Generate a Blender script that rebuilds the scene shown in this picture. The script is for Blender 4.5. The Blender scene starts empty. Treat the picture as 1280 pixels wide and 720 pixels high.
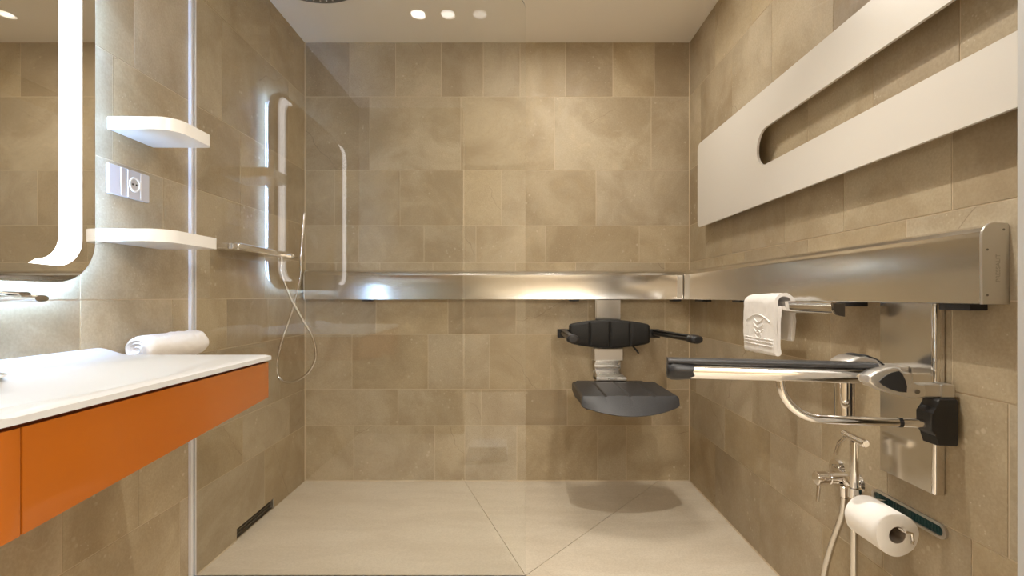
import bpy, bmesh, math, random
from mathutils import Vector, Matrix
random.seed(7)
PI = math.pi
S = bpy.context.scene
COL = S.collection

# ------------------------------------------------------------------ camera
CZ = 0.965          # camera height
cam_d = bpy.data.cameras.new('camera')
cam = bpy.data.objects.new('camera', cam_d); COL.objects.link(cam)
cam.location = (0, 0, CZ); cam.rotation_euler = (PI/2, 0, 0)
cam_d.sensor_width = 36; cam_d.lens = 36*620/1280
cam_d.shift_x = -5/1280; cam_d.shift_y = 11/1280
cam_d.clip_start = 0.02
S.camera = cam
# ------------------------------------------------------------------ world, view
w = bpy.data.worlds.new('world'); S.world = w; w.use_nodes = True
w.node_tree.nodes['Background'].inputs[0].default_value = (1.0, 0.85, 0.66, 1)
w.node_tree.nodes['Background'].inputs[1].default_value = 0.25
S.view_settings.view_transform = 'Standard'; S.view_settings.look = 'None'
S.view_settings.exposure = 0.0; S.view_settings.gamma = 1.0
S.view_settings.use_curve_mapping = False
try: S.cycles.max_bounces = 14; S.cycles.transparent_max_bounces = 16; S.cycles.diffuse_bounces = 8
except Exception: pass
WARM = (1.0, 0.93, 0.83)
# ceiling downlights: x, y, spot watts, disc glow
DOWNLIGHTS = [(-0.46, 1.045, 5.0, 22), (-0.32, 1.045, .7, 10), (-0.17, 1.045, 0.3, 4.0), (0.31, 1.045, 12.5, 22)]
HALO = 190.0          # mirror back light
STRIP = 4.2          # mirror front light
CORRIDOR_FILL_W = 85  # watts of the added fill panel in the corridor
SHOWER_FILL_W = 11  # watts of the added fill light over the shower

# ------------------------------------------------------------------ room numbers
XL, XR, YB, YF, ZC = -1.107, 0.910, 2.600, -0.12, 2.2985
GY = 1.690          # glass screen plane

# ------------------------------------------------------------------ helpers
def tag(o, label=None, cat=None, group=None, kind=None):
    if label: o['label'] = label
    if cat: o['category'] = cat
    if group: o['group'] = group
    if kind: o['kind'] = kind
    return o

def empty(name, loc, label, cat, group=None):
    o = bpy.data.objects.new(name, None); COL.objects.link(o)
    o.location = loc; o.empty_display_size = 0.05
    bpy.context.view_layer.update()
    return tag(o, label, cat, group)

def link(name, bm, mat, parent=None, smooth=False, angle=35):
    bmesh.ops.recalc_face_normals(bm, faces=bm.faces)
    me = bpy.data.meshes.new(name); bm.to_mesh(me); bm.free()
    for m in (mat if isinstance(mat, (list, tuple)) else [mat]): me.materials.append(m)
    if smooth:
        me.shade_smooth()
        me.set_sharp_from_angle(angle=math.radians(angle))
    o = bpy.data.objects.new(name, me); COL.objects.link(o)
    # geometry is written in world coordinates: put the origin at the middle of its base
    if me.vertices:
        xs = [v.co for v in me.vertices]
        c = Vector(((min(v.x for v in xs)+max(v.x for v in xs))/2, (min(v.y for v in xs)+max(v.y for v in xs))/2, min(v.z for v in xs)))
        me.transform(Matrix.Translation(-c)); o.location = c
    if parent is not None:
        o.parent = parent
        off = parent.location.copy(); p = parent.parent
        while p is not None: off += p.location; p = p.parent
        o.location = o.location - off
    return o

def box(bm, x0, x1, y0, y1, z0, z1, bev=0.0, seg=2):
    r = bmesh.ops.create_cube(bm, size=1)
    vs = r['verts']
    for v in vs:
        v.co = Vector((x0+(v.co.x+.5)*(x1-x0), y0+(v.co.y+.5)*(y1-y0), z0+(v.co.z+.5)*(z1-z0)))
    if bev:
        es = list({e for v in vs for e in v.link_edges})
        bmesh.ops.bevel(bm, geom=es, offset=bev, segments=seg, affect='EDGES', profile=0.5)
    return bm

def cyl(bm, a, b, r0, r1=None, n=24, bev=0.0):
    a, b = Vector(a), Vector(b); r1 = r0 if r1 is None else r1
    d = (b-a); L = d.length; q = d.to_track_quat('Z', 'Y')
    prof = [(0, 0), (max(r0-bev, 1e-4), 0)] + ([(r0, bev)] if bev else []) + ([(r1, L-bev)] if bev else []) + [(max(r1-bev, 1e-4), L), (0, L)]
    if not bev: prof = [(0, 0), (r0, 0), (r1, L), (0, L)]
    return lathe(bm, a, q, prof, n)

def lathe(bm, org, q, prof, n=24):
    rings = []
    for r, z in prof:
        if r <= 1e-6:
            rings.append([bm.verts.new(Vector(org)+q @ Vector((0, 0, z)))])
        else:
            rings.append([bm.verts.new(Vector(org)+q @ Vector((r*math.cos(2*PI*i/n), r*math.sin(2*PI*i/n), z))) for i in range(n)])
    for A, B in zip(rings, rings[1:]):
        for i in range(n):
            j = (i+1) % n
            if len(A) == 1 and len(B) == 1: continue
            if len(A) == 1: bm.faces.new((A[0], B[i], B[j]))
            elif len(B) == 1: bm.faces.new((A[i], B[0], A[j]))
            else: bm.faces.new((A[i], B[i], B[j], A[j]))
    return bm

def spline(pts, k=8):
    P = [Vector(p) for p in pts]; P = [P[0]*2-P[1]] + P + [P[-1]*2-P[-2]]
    out = []
    for i in range(1, len(P)-2):
        for s in range(k):
            t = s/k; a, b, c, d = P[i-1:i+3]
            out.append(0.5*((2*b)+(c-a)*t+(2*a-5*b+4*c-d)*t*t+(3*b-a-3*c+d)*t**3))
    out.append(P[-2]); return out

def tube(bm, pts, r, n=12, sx=1.0, sy=1.0, up=None):
    pts = [Vector(p) for p in pts]; rings = []
    ref = Vector(up) if up else Vector((0, 0, 1))
    prev = None
    for i, p in enumerate(pts):
        d = (pts[min(i+1, len(pts)-1)]-pts[max(i-1, 0)]).normalized()
        if prev is None:
            a = ref if abs(d.dot(ref)) < .95 else Vector((1, 0, 0))
            u = (a-d*a.dot(d)).normalized()
        else:
            u = (prev-d*prev.dot(d)).normalized()
        prev = u; v = d.cross(u)
        rr = r(i/(len(pts)-1)) if callable(r) else r
        rings.append([bm.verts.new(p+rr*(sx*u*math.cos(2*PI*k/n)+sy*v*math.sin(2*PI*k/n))) for k in range(n)])
    for A, B in zip(rings, rings[1:]):
        for k in range(n): bm.faces.new((A[k], A[(k+1) % n], B[(k+1) % n], B[k]))
    bm.faces.new(rings[0][::-1]); bm.faces.new(rings[-1])
    return bm

def prism(bm, poly, axis, a, b, bev=0.0, seg=2):
    """extrude a 2-D outline along an axis; poly in the two other axes (in x,y,z order)"""
    def P(u, v, t):
        return {'x': Vector((t, u, v)), 'y': Vector((u, t, v)), 'z': Vector((u, v, t))}[axis]
    A = [bm.verts.new(P(u, v, a)) for u, v in poly]; B = [bm.verts.new(P(u, v, b)) for u, v in poly]
    f0 = bm.faces.new(A[::-1]); f1 = bm.faces.new(B); n = len(poly)
    for i in range(n): bm.faces.new((A[i], A[(i+1) % n], B[(i+1) % n], B[i]))
    if bev:
        es = list(set(f0.edges) | set(f1.edges))
        bmesh.ops.bevel(bm, geom=es, offset=bev, segments=seg, affect='EDGES', profile=0.5)
    return bm

def rrect(u0, u1, v0, v1, r, n=8):
    if not isinstance(r, (tuple, list)): r = (r,)*4      # corners: (u0,v0) (u1,v0) (u1,v1) (u0,v1)
    cs = [(u0+r[0], v0+r[0], PI, r[0]), (u1-r[1], v0+r[1], 1.5*PI, r[1]), (u1-r[2], v1-r[2], 0, r[2]), (u0+r[3], v1-r[3], .5*PI, r[3])]
    out = []
    for cu, cv, a0, rr in cs:
        if rr <= 1e-5: out.append((cu, cv)); continue
        for i in range(n+1):
            a = a0+i/n*PI/2; out.append((cu+rr*math.cos(a), cv+rr*math.sin(a)))
    return out

def sm(t): t = min(1, max(0, t)); return t*t*(3-2*t)

# ------------------------------------------------------------------ materials
def new_mat(name):
    m = bpy.data.materials.new(name); m.use_nodes = True
    nt = m.node_tree; b = nt.nodes['Principled BSDF']
    return m, nt, b

def simple(name, col, rough=.5, metal=0.0, bump=0.0, scale=60, coat=0.0, spec=.5, emit=None, es=0, vary=0.0):
    m, nt, b = new_mat(name)
    b.inputs['Base Color'].default_value = (*col, 1)
    b.inputs['Roughness'].default_value = rough; b.inputs['Metallic'].default_value = metal
    b.inputs['Coat Weight'].default_value = coat; b.inputs['Coat Roughness'].default_value = .04
    b.inputs['Specular IOR Level'].default_value = spec
    if emit: b.inputs['Emission Color'].default_value = (*emit, 1); b.inputs['Emission Strength'].default_value = es
    N = nt.nodes.new
    tc = N('ShaderNodeTexCoord'); no = N('ShaderNodeTexNoise')
    no.inputs['Scale'].default_value = scale; no.inputs['Detail'].default_value = 4
    nt.links.new(tc.outputs['Object'], no.inputs['Vector'])
    if bump:
        bu = N('ShaderNodeBump'); bu.inputs['Strength'].default_value = bump; bu.inputs['Distance'].default_value = .002
        nt.links.new(no.outputs['Fac'], bu.inputs['Height']); nt.links.new(bu.outputs[0], b.inputs['Normal'])
    if vary:
        mr = N('ShaderNodeMapRange'); mr.inputs['To Min'].default_value = max(.02, rough-vary); mr.inputs['To Max'].default_value = rough+vary
        nt.links.new(no.outputs['Fac'], mr.inputs['Value']); nt.links.new(mr.outputs[0], b.inputs['Roughness'])
    return m

def stone(name, cols, rough=.56, flecks=1.0, bump=.25, streak=None, veins=1.0, con=1.0):
    m, nt, b = new_mat(name); N = nt.nodes.new; L = nt.links.new
    geo = N('ShaderNodeNewGeometry'); oi = N('ShaderNodeObjectInfo')
    mul = N('ShaderNodeVectorMath'); mul.operation = 'MULTIPLY_ADD'
    comb = N('ShaderNodeCombineXYZ')
    for i in range(3): L(oi.outputs['Random'], comb.inputs[i])
    L(comb.outputs[0], mul.inputs[0]); mul.inputs[1].default_value = (37, 71, 53); L(geo.outputs['Position'], mul.inputs[2])
    vec = mul.outputs[0]
    if streak:
        mp = N('ShaderNodeMapping'); mp.inputs['Scale'].default_value = streak; L(vec, mp.inputs['Vector']); svec = mp.outputs[0]
    else: svec = vec
    def noise(scale, det=4, rough_=.6, dist=0.0, v=None):
        n = N('ShaderNodeTexNoise'); n.inputs['Scale'].default_value = scale; n.inputs['Detail'].default_value = det
        n.inputs['Roughness'].default_value = rough_; n.inputs['Distortion'].default_value = dist
        L(v or vec, n.inputs['Vector']); return n.outputs['Fac']
    def mr(v, a, b_, c=0.0, d=1.0, smooth=True):
        x = N('ShaderNodeMapRange'); x.interpolation_type = 'SMOOTHSTEP' if smooth else 'LINEAR'
        x.inputs['From Min'].default_value = a; x.inputs['From Max'].default_value = b_
        x.inputs['To Min'].default_value = c; x.inputs['To Max'].default_value = d
        L(v, x.inputs['Value']); return x.outputs[0]
    def math_(op, a, b_):
        x = N('ShaderNodeMath'); x.operation = op
        for i, q in enumerate((a, b_)):
            if isinstance(q, (int, float)): x.inputs[i].default_value = q
            else: L(q, x.inputs[i])
        return x.outputs[0]
    def mix(f, a, b_, mode='MIX'):
        x = N('ShaderNodeMix'); x.data_type = 'RGBA'; x.blend_type = mode
        if isinstance(f, (int, float)): x.inputs[0].default_value = f
        else: L(f, x.inputs[0])
        for i, q in ((6, a), (7, b_)):
            if isinstance(q, tuple): x.inputs[i].default_value = (*q, 1)
            else: L(q, x.inputs[i])
        return x.outputs[2]
    # tone of this stone
    ramp = N('ShaderNodeValToRGB'); e = ramp.color_ramp.elements
    e[0].color = (*cols[0], 1); e[1].color = (*cols[-1], 1)
    for i, c in enumerate(cols[1:-1], 1):
        k = e.new(i/(len(cols)-1)); k.color = (*c, 1)
    L(oi.outputs['Random'], ramp.inputs[0])
    c = ramp.outputs[0]
    cloud = noise(3.2, 5, .62, .6, svec)
    c = mix(mr(cloud, .35, .68, 0, con), c, mix(1.0, c, (.76, .72, .66), 'MULTIPLY'))
    cl2 = noise(11, 4, .6, 1.0, svec)
    c = mix(mr(cl2, .5, .75, 0, .5*con), c, mix(1.0, c, (1.17, 1.16, 1.15), 'MULTIPLY'))
    fine = noise(160, 3, .6)
    c = mix(mr(fine, .3, .7, .0, .6), c, mix(1.0, c, (.8, .78, .74), 'MULTIPLY'))
    # pale shell flecks
    vo = N('ShaderNodeTexVoronoi'); vo.inputs['Scale'].default_value = 30; L(vec, vo.inputs['Vector'])
    fl = math_('MULTIPLY', mr(vo.outputs['Distance'], .22, .10), mr(noise(4.5, 2), .54, .66))
    vo2 = N('ShaderNodeTexVoronoi'); vo2.inputs['Scale'].default_value = 85; L(vec, vo2.inputs['Vector'])
    fl2 = math_('MULTIPLY', mr(vo2.outputs['Distance'], .22, .08), mr(noise(7, 2, .5, 0, vec), .52, .68))
    fl = math_('MULTIPLY', math_('MAXIMUM', fl, fl2), .5*flecks)
    c = mix(fl, c, (.66, .57, .43))
    # hairline veins
    def vein(scale, wdt, mask_scale, lo, hi, strength, colr, c):
        n = math_('ABSOLUTE', math_('SUBTRACT', noise(scale, 2, .45, .15), .5), 0)
        v = math_('MULTIPLY', mr(n, wdt, wdt*.25), mr(noise(mask_scale, 1), lo, hi))
        return mix(math_('MULTIPLY', v, strength*veins), c, colr)
    def crack(d, period, wdt, lo, hi, strength, colr, c):
        dt = N('ShaderNodeVectorMath'); dt.operation = 'DOT_PRODUCT'; L(vec, dt.inputs[0]); dt.inputs[1].default_value = d
        u = math_('ADD', dt.outputs['Value'], math_('MULTIPLY', noise(4.0, 3, .55), .16))
        pp = N('ShaderNodeMath'); pp.operation = 'PINGPONG'; L(u, pp.inputs[0]); pp.inputs[1].default_value = period
        v = math_('MULTIPLY', mr(pp.outputs[0], wdt, wdt*.3), mr(noise(2.6, 1), lo, hi))
        return mix(math_('MULTIPLY', v, strength*veins), c, colr)
    c = crack((.75, .7, .55), .62, .0016, .50, .56, .55, (.15, .10, .06), c)
    c = crack((.45, .5, -.85), .80, .0014, .52, .58, .5, (.15, .10, .06), c)
    c = vein(3.4, .007, 2.7, .6, .68, .14, (.62, .53, .40), c)
    L(c, b.inputs['Base Color'])
    L(mr(cl2, .3, .7, rough-.08, rough+.1), b.inputs['Roughness'])
    b.inputs['Specular IOR Level'].default_value = .45
    bu = N('ShaderNodeBump'); bu.inputs['Strength'].default_value = bump; bu.inputs['Distance'].default_value = .0014
    h = math_('ADD', noise(26, 6, .72, .3), math_('MULTIPLY', fl, -.8))
    L(h, bu.inputs['Height']); L(bu.outputs[0], b.inputs['Normal'])
    return m

M = {}
M['tile'] = stone('limestone_tile', [(0.440, 0.362, 0.248), (0.495, 0.401, 0.259), (0.472, 0.405, 0.297), (0.385, 0.308, 0.204), (0.516, 0.433, 0.303), (0.450, 0.362, 0.231), (0.495, 0.422, 0.308), (0.417, 0.339, 0.231)], bump=.5)
M['floor'] = stone('limestone_floor', [(.67, .60, .49), (.69, .62, .51)], rough=.38, flecks=.35, bump=.12, streak=(.7, 2.6, 2), veins=.15, con=.4)
M['grout'] = simple('grout', (.56, .46, .32), .85, bump=.3, scale=200)
M['ceiling'] = simple('ceiling_paint', (.84, .80, .73), .8, bump=.25, scale=420)
M['steel'] = simple('brushed_aluminium', (.74, .73, .71), .17, 1.0, vary=.05, scale=40)
M['steel_soft'] = simple('satin_aluminium', (.70, .68, .65), .38, 1.0, bump=.05, scale=400)
M['chrome'] = simple('chrome', (.86, .84, .82), .07, 1.0)
M['black'] = simple('black_plastic', (.018, .018, .020), .42, bump=.15, scale=300)
M['pad'] = simple('black_cushion', (.013, .0125, .012), .6, bump=.5, scale=260)
M['seatpad'] = simple('charcoal_cushion', (.034, .034, .037), .42, bump=.35, scale=300)
M['dark_metal'] = simple('dark_metal', (.09, .08, .07), .35, .8)
M['white'] = simple('white_solid_surface', (.86, .85, .83), .28)
M['white_satin'] = simple('white_radiator_enamel', (.66, .63, .58), .35)
M['ceramic'] = simple('white_basin_surface', (.58, .58, .58), .3)
M['orange'] = simple('orange_lacquer', (.37, .096, .006), .22, coat=1.0, spec=.5)
M['orange_shade'] = simple('orange_lacquer_shaded', (.26, .05, .008), .4)  # lacquer darkened to paint in the shade of the gap under the rim
M['towel'] = simple('white_terry', (.86, .84, .82), .95, bump=1.0, scale=420, spec=.1)
M['paper'] = simple('tissue_paper', (.90, .885, .86), .95, bump=.25, scale=90, spec=.1)
M['card'] = simple('cardboard_core', (.30, .25, .20), .9)
M['grey_door'] = simple('grey_door_laminate', (.47, .47, .465), .55)
M['plaster'] = simple('corridor_plaster', (.50, .43, .33), .85, bump=.1)
M['teal'] = simple('dark_teal_insert', (.008, .050, .055), .3, bump=.8, scale=180)
M['socket'] = simple('silver_plastic', (.56, .56, .60), .38)
M['dark'] = simple('dark_void', (.02, .018, .015), .7)
M['hose'] = simple('metal_hose', (.72, .69, .65), .22, 1.0)
M['screw'] = simple('screw_metal', (.25, .24, .22), .35, 1.0)
M['ink'] = simple('embossed_letters', (.22, .21, .19), .5, .6)
M['mirror'] = simple('mirror_silver', (.80, .78, .74), .006, 1.0)

def emis(name, col, s):
    m = bpy.data.materials.new(name); m.use_nodes = True; nt = m.node_tree
    nt.nodes.clear(); e = nt.nodes.new('ShaderNodeEmission'); o = nt.nodes.new('ShaderNodeOutputMaterial')
    e.inputs[0].default_value = (*col, 1); e.inputs[1].default_value = s
    nt.links.new(e.outputs[0], o.inputs[0]); return m
M['halo'] = emis('back_light', (.37, .60, 1.0), HALO)
M['strip'] = emis('front_light', (1.0, .97, .95), STRIP)

def glass(name, tint, ior=1.52, extra=0.0):
    m = bpy.data.materials.new(name); m.use_nodes = True; nt = m.node_tree; nt.nodes.clear()
    N = nt.nodes.new; L = nt.links.new
    out = N('ShaderNodeOutputMaterial'); mx = N('ShaderNodeMixShader'); tr = N('ShaderNodeBsdfTransparent'); gl = N('ShaderNodeBsdfGlossy')
    gl.inputs['Roughness'].default_value = 0.0
    tr.inputs[0].default_value = (*tint, 1)
    fr = N('ShaderNodeFresnel'); geo = N('ShaderNodeNewGeometry'); mr = N('ShaderNodeMapRange')
    mr.inputs['To Min'].default_value = ior; mr.inputs['To Max'].default_value = 1/ior
    L(geo.outputs['Backfacing'], mr.inputs['Value']); L(mr.outputs[0], fr.inputs['IOR'])
    ad = N('ShaderNodeMath'); ad.operation = 'ADD'; ad.inputs[1].default_value = extra; L(fr.outputs[0], ad.inputs[0])
    L(ad.outputs[0], mx.inputs[0]); L(tr.outputs[0], mx.inputs[1]); L(gl.outputs[0], mx.inputs[2]); L(mx.outputs[0], out.inputs[0])
    return m
M['glass'] = glass('clear_glass', (.985, .99, .985), 1.6)
M['glass_edge'] = glass('glass_edge', (.50, .56, .72), 1.5, .12)

# ------------------------------------------------------------------ setting: shell with stone tiles
ROWS = [0, .290, .481, .768, .957, 1.145, 1.338, 1.628, 2.0134, ZC]
def XB(*px): return [(p-645)*YB/620 for p in px]
def YR(*px): return [XR*620/(p-645) for p in px]
def YLF(*px): return [-XL*620/(645-p) for p in px]
TT = .014   # tile thickness
GAP = .0016
unit = {}
def tile_mesh():
    if 'm' not in unit:
        bm = bmesh.new(); bmesh.ops.create_cube(bm, size=1)
        me = bpy.data.meshes.new('tile'); bm.to_mesh(me); bm.free(); me.materials.append(M['tile']); unit['m'] = me
    return unit['m']
def tile(parent, c, s):
    o = bpy.data.objects.new('tile', tile_mesh()); COL.objects.link(o)
    o.location = Vector(c)-parent.location; o.scale = s; o.parent = parent
def fill(lo, hi, joints, wmin=.24, wmax=.48):
    """complete a list of known joints with further ones where no joint is known"""
    J = sorted(j for j in joints if lo+.03 < j < hi-.03)
    out = [lo]
    for j in J+[hi]:
        while j-out[-1] > wmax*1.25:
            out.append(out[-1]+random.uniform(wmin, wmax))
            if j-out[-1] < .09: out.pop(); break
        out.append(j)
    return out
def tiles(parent, axis, plane, sign, lo, hi, table, skip=None):
    for r in range(len(ROWS)-1):
        z0, z1 = ROWS[r], ROWS[r+1]
        J = fill(lo, hi, table.get(r, []))
        for a, b in zip(J, J[1:]):
            if skip and skip(r, a, b): continue
            pr = random.uniform(0, .0004)
            u, su = (a+b)/2, b-a-2*GAP; zc, sz = (z0+z1)/2, z1-z0-2*GAP
            if axis == 'x': tile(parent, (u, plane+sign*(TT/2-pr), zc), (su, TT, sz))
            else: tile(parent, (plane+sign*(TT/2-pr), u, zc), (TT, su, sz))
def shell(name, x0, x1, y0, y1, z0, z1, mat, label, cat):
    bm = bmesh.new(); box(bm, x0, x1, y0, y1, z0, z1)
    return tag(link(name, bm, mat), label, cat, kind='structure')

g = .0008   # joint recess
wb = shell('wall_back', XL-.1, XR+.1, YB+g, YB+.15, -.02, ZC, M['grout'], 'beige limestone tiled wall at the back of the shower', 'wall')
tiles(wb, 'x', YB, 1, XL+.001, XR-.001, {
    8: XB(437, 494.5, 551.5, 604, 650, 707, 766, 818), 7: XB(462, 576, 693, 814), 6: XB(418, 500, 579.5, 627, 745),
    5: XB(448, 530, 595, 682, 799), 4: XB(420, 475, 541, 644.5, 831), 3: XB(470, 560, 645, 735, 831),
    2: XB(440, 535, 612, 688, 834), 1: XB(497.5, 602, 709, 815), 0: XB(442, 543, 581, 646, 747, 783)})
wr = shell('wall_right', XR+g, XR+.15, YF-.1, YB, -.02, ZC, M['grout'], 'beige limestone tiled wall on the right behind the steel rail', 'wall')
tiles(wr, 'y', XR, 1, YF, YB, {
    8: YR(940, 1010), 7: YR(876, 915, 965, 1042, 1130), 6: YR(905, 1010, 1092, 1200), 5: YR(915, 981, 1055, 1190), 4: YR(930.5, 1010, 1133),
    3: YR(930, 1038, 1190), 2: YR(870, 940, 1027, 1110, 1260.8), 1: YR(906, 963, 1104, 1215), 0: YR(894, 949.5, 1028, 1120)})
DR0, DR1, DZ = 1.967, 2.272, .044       # wall drain slot
bm = bmesh.new(); box(bm, XL-.15, XL-g, YF-.1, YB, DZ, ZC); box(bm, XL-.15, XL-g, YF-.1, DR0, -.02, DZ); box(bm, XL-.15, XL-g, DR1, YB, -.02, DZ)
box(bm, XL-.15, XL-.05, DR0, DR1, -.02, DZ)
wl = tag(link('wall_left', bm, M['grout']), 'beige limestone tiled wall on the left behind mirror and basin', 'wall', kind='structure')
Jd = YLF(331)[0]
tiles(wl, 'y', XL, -1, YF, YB, {
    8: YLF(337, 180), 7: YLF(277, 70, 360), 6: YLF(141, 240, 300), 5: YLF(204, 60, 300), 4: YLF(100, 262),
    3: YLF(100, 215, 335), 2: YLF(204, 270, 350), 1: YLF(173, 303.5, 361.6), 0: YLF(60, 225, 331)},
    skip=lambda r, a, b: r == 0 and b > DR0 and a < DR1)
for a, b in ((YLF(225)[0], Jd), (Jd, YB)):     # the two stones cut round the drain slot
    a0, b0 = a+GAP, b-GAP
    z0, z1 = GAP, ROWS[1]-GAP
    if b < DR1+.01: poly = [(a0, z0), (DR0, z0), (DR0, DZ), (b0, DZ), (b0, z1), (a0, z1)]
    else: poly = [(a0, DZ), (DR1, DZ), (DR1, z0), (b0, z0), (b0, z1), (a0, z1)]
    bm = bmesh.new(); prism(bm, poly, 'x', XL-TT, XL-.0004); link('tile', bm, M['tile'], wl)
# wall behind the camera with the doorway the picture is taken from
XD0, XD1 = -.375, .80
wf = shell('wall_front', XL, XD0, YF-.12, YF-g, -.02, ZC, M['grout'], 'beige tiled wall beside the doorway', 'wall')
tiles(wf, 'x', YF, -1, XL, XD0, {})
shell('wall_front', XD1, XR+.01, YF-.12, YF, -.02, ZC, M['plaster'], 'narrow wall stub on the hinge side of the doorway', 'wall')
shell('wall_corridor', -1.6, 1.6, -1.75, -1.65, -.02, ZC, M['plaster'], 'plain corridor wall opposite the doorway', 'wall')
shell('wall_corridor', -1.6, -1.5, -1.65, YF-.12, -.02, ZC, M['plaster'], 'plain left end of the corridor', 'wall')
shell('wall_corridor', 1.5, 1.6, -1.65, YF-.12, -.02, ZC, M['plaster'], 'plain right end of the corridor', 'wall')
shell('wall_corridor', -1.5, XL, YF-.24, YF-.12, -.02, ZC, M['plaster'], 'plain corridor wall left of the doorway', 'wall')
shell('wall_corridor', XR+.01, 1.5, YF-.24, YF-.12, -.02, ZC, M['plaster'], 'plain corridor wall right of the doorway', 'wall')
shell('ceiling', -1.6, 1.6, -1.75, YB+.15, ZC, ZC+.08, M['ceiling'], 'smooth matt off-white ceiling', 'ceiling')
fl = shell('floor', -1.6, 1.6, -1.75, YB+.15, -.10, -.004, M['grout'], 'pale limestone slab floor with diagonal falls in the shower', 'floor')
P = (.033, 1.716); A = (-.27, YB); B = (.747, YB); q = .0013
def slab(poly):
    # shrink the outline a little so that the joints stay open
    c = Vector((sum(p[0] for p in poly)/len(poly), sum(p[1] for p in poly)/len(poly)))
    n = len(poly); out = []
    area = sum(poly[i][0]*poly[(i+1) % n][1]-poly[(i+1) % n][0]*poly[i][1] for i in range(n))
    if area < 0: poly = poly[::-1]
    for i in range(n):
        p0, p1, p2 = (Vector(poly[(i+k) % n]) for k in (-1, 0, 1))
        n1 = Vector((-(p1-p0).y, (p1-p0).x)).normalized(); n2 = Vector((-(p2-p1).y, (p2-p1).x)).normalized()
        k = 1/max(.3, 1+n1.dot(n2)); out.append(tuple(p1+(n1+n2)*q*k))
    bm = bmesh.new(); prism(bm, out, 'z', -.02, 0); return link('slab', bm, M['floor'], fl)
slab([(XL, P[1]), P, A, (XL, YB)]); slab([P, B, A]); slab([P, (XR, 1.05), (XR, YB), B])
slab([P, (XL, P[1]), (XL, 1.05), (XR, 1.05)])
for i in range(2):
    y0, y1 = (1.05, .45, -.12)[i:i+2]
    slab([(XL, y1), (-.1, y1), (-.1, y0), (XL, y0)]); slab([(-.1, y1), (XR, y1), (XR, y0), (-.1, y0)])
slab([(-1.5, -1.65), (1.5, -1.65), (1.5, YF), (-1.5, YF)])
# pale silicone beads in the corners of the shower
def bead(pts, name='trim_1', lab='pale silicone joint'):
    bm = bmesh.new(); tube(bm, pts, .0032, 8); return tag(link(name, bm, M['grout'], smooth=True), lab, 'trim', kind='structure')
bead([(XL, YB-.001, .001), (XR, YB-.001, .001)], 'trim_1', 'pale silicone joint between shower floor and back wall')
bead([(XR-.001, 1.0, .001), (XR-.001, YB, .001)], 'trim_2', 'pale silicone joint along the right edge of the floor')
bead([(XL+.001, GY, .001), (XL+.001, DR0-.01, .001)], 'trim_3', 'pale silicone joint along the left edge of the shower floor')
bead([(XL+.001, YB-.001, 0), (XL+.001, YB-.001, ZC)], 'trim_4', 'pale vertical joint in the left rear corner')
bead([(XR-.001, YB-.001, 0), (XR-.001, YB-.001, ZC)], 'trim_5', 'pale vertical joint in the right rear corner')

# open door leaf on the right
bm = bmesh.new(); box(bm, .757, .797, -.10, .750, .008, 2.10, .002)
dr = tag(link('door_1', bm, M['grey_door']), 'plain grey door leaf standing open at the right edge', 'door', kind='structure')
bm = bmesh.new(); cyl(bm, (.757, .60, 1.02), (.752, .60, 1.02), .025); cyl(bm, (.752, .60, 1.02), (.712, .60, 1.02), .009); cyl(bm, (.712, .61, 1.02), (.712, .48, 1.02), .009, bev=.002)
link('door_handle', bm, M['steel_soft'], dr, True)

# ------------------------------------------------------------------ ceiling lights
def spot(name, loc, watts, size, rad, parent, blend=.6):
    l = bpy.data.lights.new(name, 'SPOT'); l.energy = watts; l.color = WARM; l.spot_size = math.radians(size); l.spot_blend = blend; l.shadow_soft_size = rad
    o = bpy.data.objects.new(name, l); COL.objects.link(o); o.location = Vector(loc)-parent.location; o.parent = parent
    return o
where = ['ceiling downlight nearest the left wall', 'faint small ceiling downlight, second from the left wall', 'dimmest ceiling downlight, third from the left wall', 'ceiling downlight over the right half of the room']
for i, (x, y, wt, e) in enumerate(DOWNLIGHTS):
    t = empty('ceiling_light', (x, y, ZC-.006), 'round white recessed '+where[i], 'ceiling light')
    q0 = Matrix.Identity(3).to_quaternion()
    bm = bmesh.new(); lathe(bm, (x, y, ZC-.006), q0, [(.033, 0), (.041, 0), (.043, .006), (.033, .006), (.033, 0)], 32); link('trim_ring', bm, M['white'], t, True)
    bm = bmesh.new(); lathe(bm, (x, y, ZC-.004), q0, [(0, 0), (.0325, 0), (.0325, .003), (0, .003)], 32)
    link('lamp_lens', bm, emis('downlight_lens', (1, .93, .84), e), t)
    spot('light', (x, y, ZC-.02), wt*6, 98, .012, t, 1.0)
t = empty('ceiling_light', (.8, -.95, ZC-.006), 'unseen rectangular fill light panel added under the corridor ceiling outside the doorway', 'ceiling light')  # added soft fill through the doorway, not a known fixture
bm = bmesh.new(); box(bm, .20, 1.40, -1.45, -.45, ZC-.006, ZC-.0005); link('lamp_lens', bm, emis('corridor_fill_lens', (1, .93, .84), 3), t)
la = bpy.data.lights.new('light', 'AREA'); la.shape = 'RECTANGLE'; la.size = 1.1; la.size_y = .9; la.energy = CORRIDOR_FILL_W; la.color = (1, .95, .87)
lo = bpy.data.objects.new('light', la); COL.objects.link(lo); lo.location = (0, 0, -.012); lo.parent = t

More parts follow.
